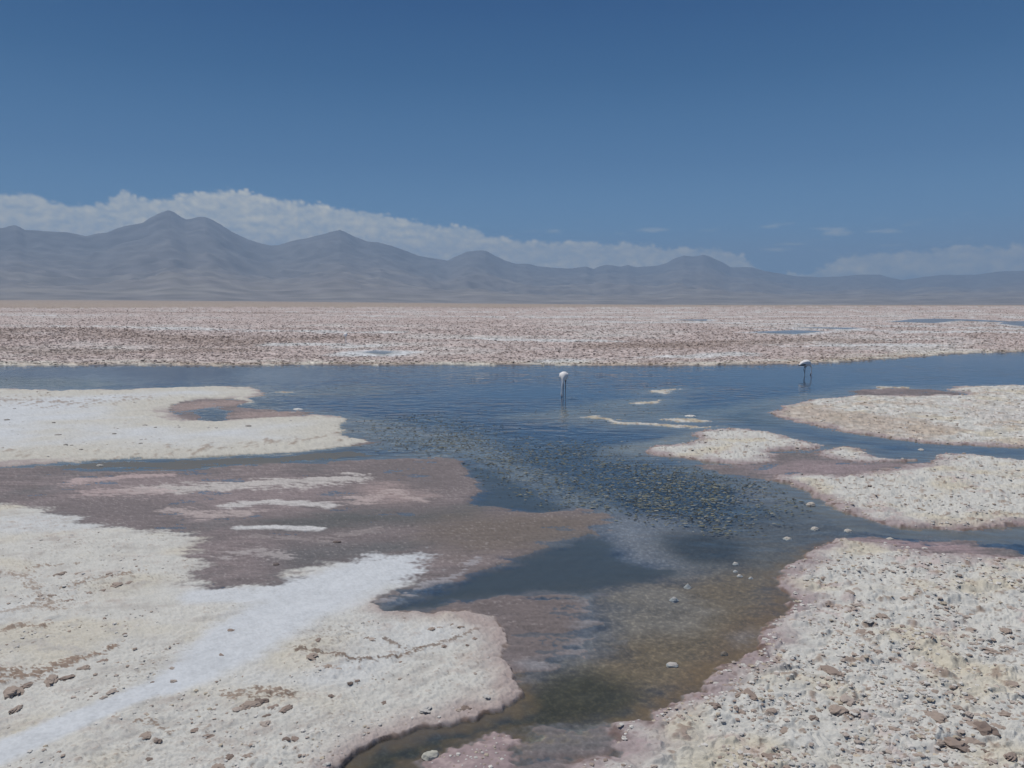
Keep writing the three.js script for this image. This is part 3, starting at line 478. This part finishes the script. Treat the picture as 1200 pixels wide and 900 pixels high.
// ------------------------------------------------------------------ clods of salt
function rock(seed, detail, flat = 0.6, lumpy = 0.35) {
  const g0 = new THREE.IcosahedronGeometry(1, detail), p = g0.attributes.position, o = seed * 13.7;
  for (let i = 0; i < p.count; i++) {
    const v = new THREE.Vector3().fromBufferAttribute(p, i), n = n2(v.x * 1.3 + o, v.y * 1.3 + v.z * 1.7 + o) + 0.6 * n2(v.z * 2.6 - o, v.x * 2.2 + v.y * 2.9) + 0.35 * n2(v.x * 5.3 + v.y * 3, v.z * 5.7 - o);
    v.multiplyScalar(1 + lumpy * n); v.y *= flat; if (v.y < 0) v.y *= 0.6; p.setXYZ(i, v.x, v.y, v.z);
  }
  g0.deleteAttribute('uv'); g0.computeVertexNormals(); return g0;
}
const clodShapes = [1, 2, 3, 4, 5, 6].map((s) => rock(s, 3, 0.55 + 0.05 * (s % 3), 0.42)), smallShape = rock(9, 1, 0.7, 0.4), smallShape2 = rock(14, 1, 0.6, 0.5);
const clodColors = [[0.37, 0.295, 0.245], [0.31, 0.24, 0.20], [0.44, 0.37, 0.32], [0.56, 0.53, 0.49], [0.23, 0.175, 0.145], [0.47, 0.40, 0.31]].map((c) => c.map((v) => v * 0.84));
const clodMaterials = clodColors.map((c) => new THREE.MeshStandardMaterial({ color: new THREE.Color(...c), roughness: 0.95, bumpMap: grainBump, bumpScale: 0.0 }));
for (const m of clodMaterials) m.bumpMap = null;
const R = rng(42);
{
  // picked by eye: [photo x, y, width in pixels, colour]
  const picked = [[292, 816, 20, 0], [306, 811, 12, 4], [320, 818, 14, 1], [334, 821, 16, 1], [278, 820, 12, 2], [312, 828, 9, 4], [270, 729, 8, 1], [259, 757, 7, 1], [365, 762, 14, 0], [373, 742, 8, 1], [385, 772, 14, 0], [395, 775, 9, 2], [170, 854, 15, 0], [184, 858, 11, 1], [174, 878, 8, 4], [185, 893, 10, 4], [228, 845, 9, 1], [244, 851, 12, 1], [268, 876, 10, 4], [290, 876, 12, 0], [255, 889, 13, 0], [60, 688, 9, 0], [38, 698, 7, 0], [55, 717, 6, 2], [47, 688, 8, 2], [70, 665, 12, 0], [90, 664, 9, 0], [128, 665, 9, 1], [135, 676, 12, 0], [150, 673, 9, 0], [120, 682, 9, 1], [104, 685, 8, 0], [80, 694, 9, 1], [14, 800, 24, 0], [30, 792, 14, 1], [60, 786, 18, 0], [78, 783, 12, 1], [98, 772, 12, 0], [120, 764, 11, 1], [18, 820, 12, 0], [130, 800, 9, 2], [120, 807, 8, 2], [146, 733, 5, 4], [132, 798, 5, 4], [178, 788, 4, 4], [203, 787, 9, 2], [200, 772, 7, 2], [520, 748, 9, 1], [548, 746, 8, 4], [556, 738, 8, 1], [530, 722, 8, 1], [505, 728, 8, 0], [515, 726, 7, 0], [540, 726, 8, 0], [436, 740, 10, 2], [430, 738, 7, 1], [470, 765, 7, 1], [410, 790, 8, 4], [418, 788, 6, 1], [557, 782, 6, 2], [570, 807, 11, 3], [545, 818, 12, 4], [538, 820, 8, 2], [450, 811, 7, 4], [388, 805, 8, 4], [345, 855, 12, 1], [335, 856, 10, 4], [310, 838, 14, 2], [498, 820, 14, 3], [1142, 832, 22, 0], [1157, 838, 24, 4], [1170, 832, 18, 0], [1120, 852, 26, 1], [1140, 848, 18, 0], [1155, 858, 14, 4], [1100, 853, 14, 0], [1066, 768, 14, 0], [1072, 764, 9, 1], [1035, 711, 16, 0], [1012, 725, 20, 0], [1022, 727, 12, 1], [1046, 726, 16, 0], [1028, 748, 14, 0], [1165, 747, 14, 0], [983, 816, 20, 0], [994, 803, 18, 2], [976, 771, 20, 1], [985, 774, 12, 0], [954, 824, 12, 1], [967, 766, 12, 2], [930, 812, 13, 0], [922, 835, 16, 0], [924, 884, 18, 0], [935, 888, 12, 4], [981, 880, 14, 0], [978, 887, 12, 4], [945, 893, 13, 1], [903, 870, 14, 1], [1050, 838, 14, 0], [1095, 822, 22, 0], [1178, 815, 14, 0], [1188, 785, 13, 0], [1137, 798, 14, 0], [1125, 886, 22, 0], [1135, 893, 16, 2], [1186, 868, 14, 1], [996, 686, 11, 0], [1005, 696, 10, 2], [1070, 745, 9, 2], [880, 802, 16, 1], [868, 800, 14, 0], [893, 797, 12, 3], [905, 815, 12, 0], [860, 795, 11, 1], [838, 812, 12, 1], [870, 815, 11, 0], [1022, 790, 12, 0], [1090, 735, 11, 0], [1110, 742, 10, 2], [1150, 740, 10, 0], [1180, 728, 12, 0], [1060, 690, 8, 0], [1100, 700, 9, 0], [1140, 705, 9, 0], [1185, 700, 9, 2]];
  const list = picked.map(([x, y, w, c]) => ({ p: at(x, y, y > 560 && x > 700 ? 0.17 : 0.11), w, c }));
  let tries = 0;
  while (list.length < 292 && tries++ < 9000) {          // the rest of the clods large enough to tell apart, on the rough bank to the right
    const y = 640 + 300 * R(), x = 720 + 540 * R(), p = at(x, y, 0.17), g = ground(p[0], p[1], 0.01);
    if (g.kind !== 'rough' || g.land < 0.15) continue;
    const q = n2(p[0] * 1.1 + 5, p[1] * 1.1) + 0.5 * n2(p[0] * 3, p[1] * 3 + 2); if (q < -0.1 + 0.4 * R()) continue;
    list.push({ p, w: 5 + 6 * R() * R(), c: [0, 2, 2, 3, 3, 5][Math.floor(R() * 6)] });
  }
  list.forEach(({ p, w, c }, i) => {
    const size = w / 2 / FOCAL * Math.hypot(p[1], p[0], EYE) * 1.05, m = new THREE.Mesh(clodShapes[i % 6], clodMaterials[c]);
    m.name = i ? `salt_clod_${String(i).padStart(3, '0')}` : 'salt_clod';
    m.position.set(p[0], heightAt(p[0], p[1]) - size * 0.05, p[1]); m.rotation.y = R() * 6.28; m.scale.set(size * (0.7 + 0.4 * R()), size * (0.34 + 0.28 * R()), size * (0.5 + 0.4 * R()));
    salt.add(m);
  });
}
function scatter(name, label, category, shape, spots, parent) {   // many small pieces that nobody could count
  const m = new THREE.InstancedMesh(shape, new THREE.MeshStandardMaterial({ color: 0xffffff, roughness: 0.95 }), spots.length), M = new THREE.Matrix4(), Q = new THREE.Quaternion(), Y = new THREE.Vector3(0, 1, 0), col = new THREE.Color();
  spots.forEach((s, i) => { Q.setFromAxisAngle(Y, s.a); M.compose(new THREE.Vector3(s.x, s.y, s.z), Q, new THREE.Vector3(...s.s)); m.setMatrixAt(i, M); m.setColorAt(i, col.setRGB(...s.c)); });
  m.name = name; parent.add(m); m.userData.kind = 'stuff'; if (parent === scene) tag(m, label, category, null, 'stuff'); return m;
}
{
  const near = [];
  for (let t = 0; t < 60000 && near.length < 15000; t++) {          // crumbs on the banks
    const y = 455 + 480 * R(), x = -80 + 1360 * R(), p = at(x, y, 0.12), g = ground(p[0], p[1], 0.01), K = g.kind;
    if (g.land < 0.04 || K === 'far' || K === 'low') continue;
    if (K === 'front' && BAND.some((b) => strokeMask(b, p[0], p[1], 0) > 0.3)) continue;
    const rough = K === 'rough' || K === 'mid', q = n2(p[0] * 1.1 + 5, p[1] * 1.1) + 0.5 * n2(p[0] * 3, p[1] * 3 + 2);
    if (!rough && R() > 0.22 * sstep(-0.1, 0.5, q)) continue; if (rough && (q < -0.5 + 0.6 * R() || R() < 0.45)) continue;
    const dist = Math.hypot(p[0], p[1]), s = (rough ? 0.009 + 0.022 * R() * R() : 0.006 + 0.016 * R() * R()) * (0.6 + dist * 0.05), k = R(), f = 0.9 + 0.35 * R(), c = clodColors[k < 0.12 ? 0 : k < 0.17 ? 1 : k < 0.35 ? 2 : k < 0.92 ? 3 : 5].map((v) => v * f);
    near.push({ x: p[0], y: g.h, z: p[1], a: R() * 6.28, s: [s * (0.8 + 0.6 * R()), s * (0.6 + 0.3 * R()), s], c });
  }
  scatter('salt_crumbs', '', '', smallShape, near, salt);
  const far = [];
  for (let t = 0; t < 150000 && far.length < 52000; t++) {          // broken crust on the far flat
    const y = 359.2 + 69 * Math.pow(R(), 1.15), x = -120 + 1440 * R(), p = at(x, y, 0.2), g = ground(p[0], p[1], 0.3);
    if (g.kind !== 'far' || g.land < 0.25) continue;
    const lum = (g.r + g.g + g.b) / 3; if (R() < sstep(0.34, 0.46, lum) * 0.9) continue;
    let wet = false; for (const q of FARPOOL) if (sd(q, p[0], p[1], 1) > -0.9) wet = true; if (wet) continue;
    const d = -p[1], s = (0.04 + 0.09 * R() * R()) * (0.75 + 0.4 * sstep(40, 90, d) + 2.0 * sstep(90, 600, d)), dark = R() < 0.16, f = dark ? 0.45 + 0.3 * R() : 1.0 + 0.35 * R();
    far.push({ x: p[0], y: g.h + s * 0.15, z: p[1], a: R() * 6.28, s: [s * (0.8 + 0.8 * R()), s * (0.6 + 0.5 * R()), s], c: [g.r * f, g.g * f * 0.98, g.b * f * 0.95] });
  }
  scatter('broken_crust', '', '', smallShape2, far, salt);
}

// ------------------------------------------------------------------ mats of algae breaking the water
{
  const zone = poly([[430, 492], [520, 484], [600, 510], [700, 516], [760, 540], [880, 562], [916, 598], [850, 618], [760, 602], [660, 592], [600, 566], [548, 538], [430, 522]]), more = poly([[560, 482], [640, 470], [740, 450], [810, 452], [800, 480], [700, 492], [600, 492]]), left = poly([[-60, 442], [60, 440], [150, 446], [330, 452], [480, 448], [470, 462], [330, 470], [100, 453], [-60, 454]]);
  const spots = [];
  for (let t = 0; t < 110000 && spots.length < 7500; t++) {
    const y = 438 + 190 * R(), x = -40 + 990 * R(), p = at(x, y), s0 = sd(zone, ...p), s1 = sd(more, ...p), s2 = sd(left, ...p);
    const d = s0 > -1 ? sstep(-0.8, 1.2, s0) : Math.max(0.14 * sstep(-0.8, 1.2, s1), 0.10 * sstep(-0.5, 1, s2));
    if (R() > d * (0.5 + 0.5 * sstep(-0.4, 0.6, n2(p[0] * 0.5, p[1] * 0.5) + 0.6 * n2(p[0] * 1.6, p[1] * 1.6)))) continue;
    const g = ground(p[0], p[1], 0.01); if (g.h > -0.01) continue;
    const s = 0.007 + 0.019 * R() * R(), k = R(), f = 0.7 + 0.5 * R(), c = (k < 0.32 ? [0.17, 0.17, 0.12] : k < 0.46 ? [0.26, 0.26, 0.23] : k < 0.80 ? [0.035, 0.04, 0.04] : [0.12, 0.14, 0.13]).map((v) => v * f);
    spots.push({ x: p[0], y: 0.001, z: p[1], a: R() * 0.8 - 0.4, s: [s * (1 + 1.2 * R()), 0.003 + 0.006 * R(), s * (0.6 + 0.6 * R())], c });
  }
  scatter('floating_algae', 'yellow green and dark flecks of algae floating on the blue lagoon', 'algae', smallShape, spots, scene);
  console.log('algae', spots.length);
}

// ------------------------------------------------------------------ stones standing in the water
{
  const stones = [
    [505, 883, 19, 15, [0.40, 0.385, 0.33], 'rounded pale grey salt stone in the dark channel beside the pink spit'],
    [950, 589.5, 10, 7, [0.46, 0.41, 0.35], 'pale salt stone standing tallest in the water off the rough white bank'],
    [788, 777, 13, 4, [0.42, 0.39, 0.36], 'flat whitish slab of salt in the middle of the brown pool'],
    [848.5, 764, 7, 6, [0.20, 0.17, 0.14], 'small dark round stone in the brown pool near the rough bank'],
    [1079.5, 526, 6, 3.4, [0.50, 0.46, 0.41], 'small white salt stone alone in the blue channel between two banks'],
    [349, 478.6, 11, 3, [0.60, 0.58, 0.55], 'flat white salt cake in the water off the pink mud'],
    [809, 486.6, 12, 3, [0.58, 0.56, 0.52], 'flat white salt cake in the shallows by the thin salt spit'],
    [324, 661, 8, 4, [0.14, 0.11, 0.10], 'small dark stone lying on the grey mud by the white salt tongue'],
    [395, 634.5, 10, 4, [0.13, 0.10, 0.09], 'dark flat stone lying on the purple mud flat'],
    [117, 545, 8, 4, [0.40, 0.38, 0.35], 'pale stone in the narrow channel below the white peninsula'],
  ];
  const offBank = [[955, 618, 9, 5, 'larger pale stone in the channel mouth between the two rough banks'], [994, 620.5, 8, 4.5, 'pale stone halfway along the channel between the two rough banks'], [923, 629.5, 8, 4, 'pale stone out in open water off the corner of the rough bank'], [1043, 631, 8, 4, 'pale stone in the channel at the edge of the pink mud strip']];
  for (const [x, y, w, h, label] of offBank) stones.push([x, y, w, h, [0.46, 0.42, 0.37], label, 'stones wading in the bank channel']);
  stones.push([1084, 641, 7, 3, [0.50, 0.46, 0.42], 'whitish lump lying on the pink mud strip beside the rough bank', 'tiny salt lumps in the shallows'], [790, 700, 7, 2.4, [0.42, 0.40, 0.38], 'flat pale chip of salt in the shallows beside the dark still pool', 'tiny salt lumps in the shallows']);
  const bits = [[862, 659, 5, 2.6], [867, 673.5, 5, 2.4], [862, 668, 3.4, 2], [880, 676, 3.4, 2], [806, 684, 3.4, 1.8]];
  for (const s of bits) stones.push([...s, [0.50, 0.46, 0.42], 'tiny pale salt lump breaking the shallow water by the rough bank corner', 'tiny salt lumps in the shallows']);
  const named = [[291, 498, 8, 3.4, 'largest grey stone on the white peninsula, beside the pink mud inlet'], [68, 508.5, 8, 2.4, 'long flat grey stone lying on the bare middle of the white peninsula'], [170, 498, 6, 2.4, 'bigger stone of a close pair on the white peninsula near the mud inlet'], [182, 501, 4, 2, 'smaller stone of a close pair on the white peninsula near the mud inlet'], [77, 521, 5, 3, 'tallest of three grey stones clustered on the white peninsula near the channel'], [84, 521.5, 4, 2, 'low middle one of three grey stones clustered on the white peninsula'], [95, 526, 4.5, 2.6, 'stone nearest the narrow channel of three clustered on the white peninsula']];
  for (const [x, y, w, h, label] of named) stones.push([x, y, w, h, [0.30, 0.27, 0.24], label, 'loose stones on the white peninsula']);
  const onWhite = [[134, 508, 5, 2.4], [165, 519.5, 5, 2.4], [210, 499.5, 4, 2.6], [8, 491.5, 6, 2.6], [63, 494.5, 4, 2]];
  for (const s of onWhite) stones.push([...s, [0.30, 0.27, 0.24], 'small grey stone lying alone on the smooth white salt peninsula', 'loose stones on the white peninsula']);
  stones.forEach(([x, y, w, hgt, c, label, group], i) => {
    const p0 = at(x, y), g0 = heightAt(...p0), p = g0 > 0 ? at(x, y + hgt * 0.3, g0) : at(x, y + hgt * 0.3), ground0 = heightAt(...p), k = Math.hypot(p[0], p[1], EYE) / FOCAL, a = w / 2 * k * 0.85, top = Math.max(hgt * k * 0.42, 0.009), base = Math.min(ground0, 0.3);
    const shape = rock(31 + i * 3, 3, 1, 0.22), q = shape.attributes.position; let lo = 1e9, hi = -1e9; for (let n = 0; n < q.count; n++) { lo = Math.min(lo, q.getY(n)); hi = Math.max(hi, q.getY(n)); }
    const bottom = base - 0.01, height = Math.max(base, 0) + top - bottom;
    for (let n = 0; n < q.count; n++) { const t = (q.getY(n) - lo) / (hi - lo), foot = a + Math.max(0, -bottom) * 0.8 * (1 - t) ** 1.5; q.setXYZ(n, q.getX(n) * foot, t * height, q.getZ(n) * foot * 0.75); }
    shape.computeVertexNormals();
    const m = new THREE.Mesh(shape, new THREE.MeshStandardMaterial({ color: new THREE.Color(...c), roughness: 0.9 })); m.name = numbered('salt_stone'); m.position.set(p[0], bottom, p[1]); m.rotation.y = (R() - 0.5) * 0.5; scene.add(m);
    tag(m, label, 'stone', group);
  });
}

// ------------------------------------------------------------------ flamingos
function loft(rings, seg, colors, caps = true) {         // rings: [x, y, z, vertical radius, lateral radius]; a skin over them along the path
  const n = rings.length, pos = [], col = [], idx = [], T = new THREE.Vector3(), side = new THREE.Vector3(), up = new THREE.Vector3();
  const P = rings.map((r) => new THREE.Vector3(r[0], r[1], r[2]));
  for (let i = 0; i < n; i++) {
    T.copy(P[Math.min(i + 1, n - 1)]).sub(P[Math.max(i - 1, 0)]).normalize(); side.set(0, 0, 1).addScaledVector(T, -T.z).normalize(); up.crossVectors(side, T).normalize();
    for (let k = 0; k < seg; k++) { const a = k / seg * Math.PI * 2, v = P[i].clone().addScaledVector(up, Math.cos(a) * rings[i][3]).addScaledVector(side, Math.sin(a) * rings[i][4]); pos.push(v.x, v.y, v.z); col.push(...colors[i]); }
  }
  for (let i = 0; i < n - 1; i++) for (let k = 0; k < seg; k++) { const a = i * seg + k, b = i * seg + (k + 1) % seg; idx.push(a, a + seg, b, b, a + seg, b + seg); }
  if (caps) for (const [i, f] of [[0, 1], [n - 1, 0]]) { const c = pos.length / 3; pos.push(P[i].x, P[i].y, P[i].z); col.push(...colors[i]); for (let k = 0; k < seg; k++) { const a = i * seg + k, b = i * seg + (k + 1) % seg; f ? idx.push(c, a, b) : idx.push(c, b, a); } }
  const g = new THREE.BufferGeometry(); g.setAttribute('position', new THREE.Float32BufferAttribute(pos, 3)); g.setAttribute('color', new THREE.Float32BufferAttribute(col, 3)); g.setIndex(idx); g.computeVertexNormals(); return g;
}
function smooth(rings, times) {                          // Catmull-Rom through the rings
  const o = []; const n = rings.length;
  for (let i = 0; i < n - 1; i++) for (let k = 0; k < times; k++) { const t = k / times, a = rings[Math.max(i - 1, 0)], b = rings[i], c = rings[i + 1], d = rings[Math.min(i + 2, n - 1)];
    o.push(b.map((_, q) => 0.5 * (2 * b[q] + (c[q] - a[q]) * t + (2 * a[q] - 5 * b[q] + 4 * c[q] - d[q]) * t * t + (3 * b[q] - a[q] - 3 * c[q] + d[q]) * t * t * t))); }
  o.push(rings[n - 1]); return o;
}
const plumage = new THREE.MeshStandardMaterial({ vertexColors: true, roughness: 0.85 }), blackFeather = new THREE.MeshStandardMaterial({ color: new THREE.Color(0.018, 0.017, 0.018), roughness: 0.7 }), pale = new THREE.MeshStandardMaterial({ color: new THREE.Color(0.78, 0.745, 0.72), roughness: 0.85 }), billBlack = new THREE.MeshStandardMaterial({ color: new THREE.Color(0.03, 0.027, 0.025), roughness: 0.4 });
function flamingo(px, py, level, yaw, size, sink, opt, label) {
  const { neckSide = 0, wade = 0, legs = [[-0.02, -0.05, 0.02], [-0.03, 0.05, -0.06]] } = opt;
  const o = new THREE.Group(); o.name = numbered('flamingo'); scene.add(o);
  const white = [0.78, 0.745, 0.72], pinkish = [0.72, 0.55, 0.52], leg = [0.10, 0.085, 0.085];
  // tail, trunk, neck and head, seen from the side: forward is +x
  const spine = smooth([[-0.34, 0.60, 0, 0.012, 0.03], [-0.27, 0.63, 0, 0.055, 0.07], [-0.16, 0.665, 0, 0.118, 0.120], [-0.03, 0.675, 0, 0.150, 0.150], [0.09, 0.665, 0, 0.138, 0.138], [0.18, 0.61, 0, 0.080, 0.075], [0.235, 0.53, 0.2 * neckSide, 0.034, 0.034], [0.265, 0.45, 0.5 * neckSide, 0.025, 0.025], [0.28, 0.36, 0.8 * neckSide, 0.022, 0.022], [0.28, 0.27, neckSide, 0.022, 0.022], [0.275, 0.17, 1.05 * neckSide, 0.027, 0.026], [0.272, 0.115, 1.05 * neckSide, 0.038, 0.033], [0.262, 0.07, 1.05 * neckSide, 0.034, 0.029], [0.248, 0.04, 1.05 * neckSide, 0.022, 0.021]], 4);
  const low = (y) => y < 0.5 ? y * (1 - wade / 0.5) : y - wade; for (const q of spine) q[1] = low(q[1]);       // a bird in deeper water shows less leg and neck
  const parts = [loft(spine, 16, spine.map((_, i) => i > 34 ? (i > 46 ? pinkish : white) : white))];
  for (const [x, z, fx] of legs) {
    const r = smooth([[x, 0.66, z, 0.05, 0.045], [x - 0.01, 0.56, z, 0.034, 0.030], [x - 0.03, 0.46, z, 0.015, 0.014], [x - 0.05, 0.36, z, 0.0105, 0.0105], [x - 0.055, 0.33, z, 0.014, 0.014], [x - 0.03 + fx * 0.4, 0.18, z, 0.0095, 0.0095], [x + fx, -sink, z, 0.009, 0.009]], 3);
    const tone = r.map((q) => q[1] > 0.55 ? white : leg); for (const q of r) if (q[1] > 0) q[1] = low(q[1]); parts.push(loft(r, 8, tone));
    const foot = [[x + fx - 0.02, -sink + 0.006, z, 0.006, 0.012], [x + fx + 0.03, -sink + 0.006, z, 0.005, 0.026], [x + fx + 0.075, -sink + 0.004, z, 0.003, 0.034]]; parts.push(loft(foot, 8, foot.map(() => leg)));
  }
  const body = new THREE.Mesh(mergeGeometries(parts), plumage); body.name = 'body'; o.add(body);
  const bill = smooth([[0.25, 0.046, 1.05 * neckSide, 0.021, 0.018], [0.232, 0.012, 1.05 * neckSide, 0.019, 0.015], [0.200, -0.012, 1.05 * neckSide, 0.013, 0.011], [0.17, -0.018, 1.05 * neckSide, 0.004, 0.004]], 3), bm = new THREE.Mesh(loft(bill, 10, bill.map(() => white)), billBlack); bm.name = 'bill'; o.add(bm);
  for (const s of [-1, 1]) {                             // folded wings: pale coverts over black flight feathers
    const w = smooth([[0.14, 0.67, 0.085 * s, 0.02, 0.012], [0.07, 0.68, 0.115 * s, 0.075, 0.026], [-0.06, 0.69, 0.122 * s, 0.088, 0.028], [-0.19, 0.675, 0.085 * s, 0.062, 0.024], [-0.29, 0.645, 0.04 * s, 0.026, 0.016], [-0.33, 0.63, 0.024 * s, 0.006, 0.006]], 4); for (const q of w) q[1] -= wade;
    const wing = new THREE.Mesh(loft(w, 12, w.map(() => white)), pale); wing.name = 'wing'; o.add(wing);
    const f = smooth([[0.0, 0.635, 0.115 * s, 0.012, 0.012], [-0.10, 0.625, 0.108 * s, 0.034, 0.024], [-0.22, 0.605, 0.072 * s, 0.036, 0.024], [-0.32, 0.580, 0.034 * s, 0.020, 0.016], [-0.40, 0.555, 0.016 * s, 0.004, 0.005]], 4); for (const q of f) q[1] -= wade; const fm = new THREE.Mesh(loft(f, 10, f.map(() => white)), blackFeather); fm.name = 'flight_feathers'; wing.add(fm);
  }
  const p = at(px, py, level); o.position.set(p[0], level, p[1]); o.rotation.y = yaw; o.scale.setScalar(size);
  tag(o, label, 'bird', 'flamingos feeding head down');
  return o;
}
const wade = (px, py) => -heightAt(...at(px, py));
flamingo(660.5, 464.5, 0, -Math.PI / 2 - 0.16, 1.06, wade(660, 464) / 1.06, { neckSide: 0.035, legs: [[-0.02, -0.055, 0.02], [-0.03, 0.02, -0.06]] }, 'white flamingo facing us with its head down in the open blue water');
flamingo(944.3, 439.5, 0, 0.22, 1.02, wade(944, 439.5) / 1.02, { wade: 0.14 }, 'white flamingo with black wing feathers feeding by the far shore');
{ const p = at(405, 402.5, 0.2), h = heightAt(...p); flamingo(405, 402.5, h, -Math.PI / 2 + 0.3, 1.02, 0.02, {}, 'far white flamingo standing on the broken crust beyond the lagoon'); }

shadows(scene);
renderer.render(scene, camera);
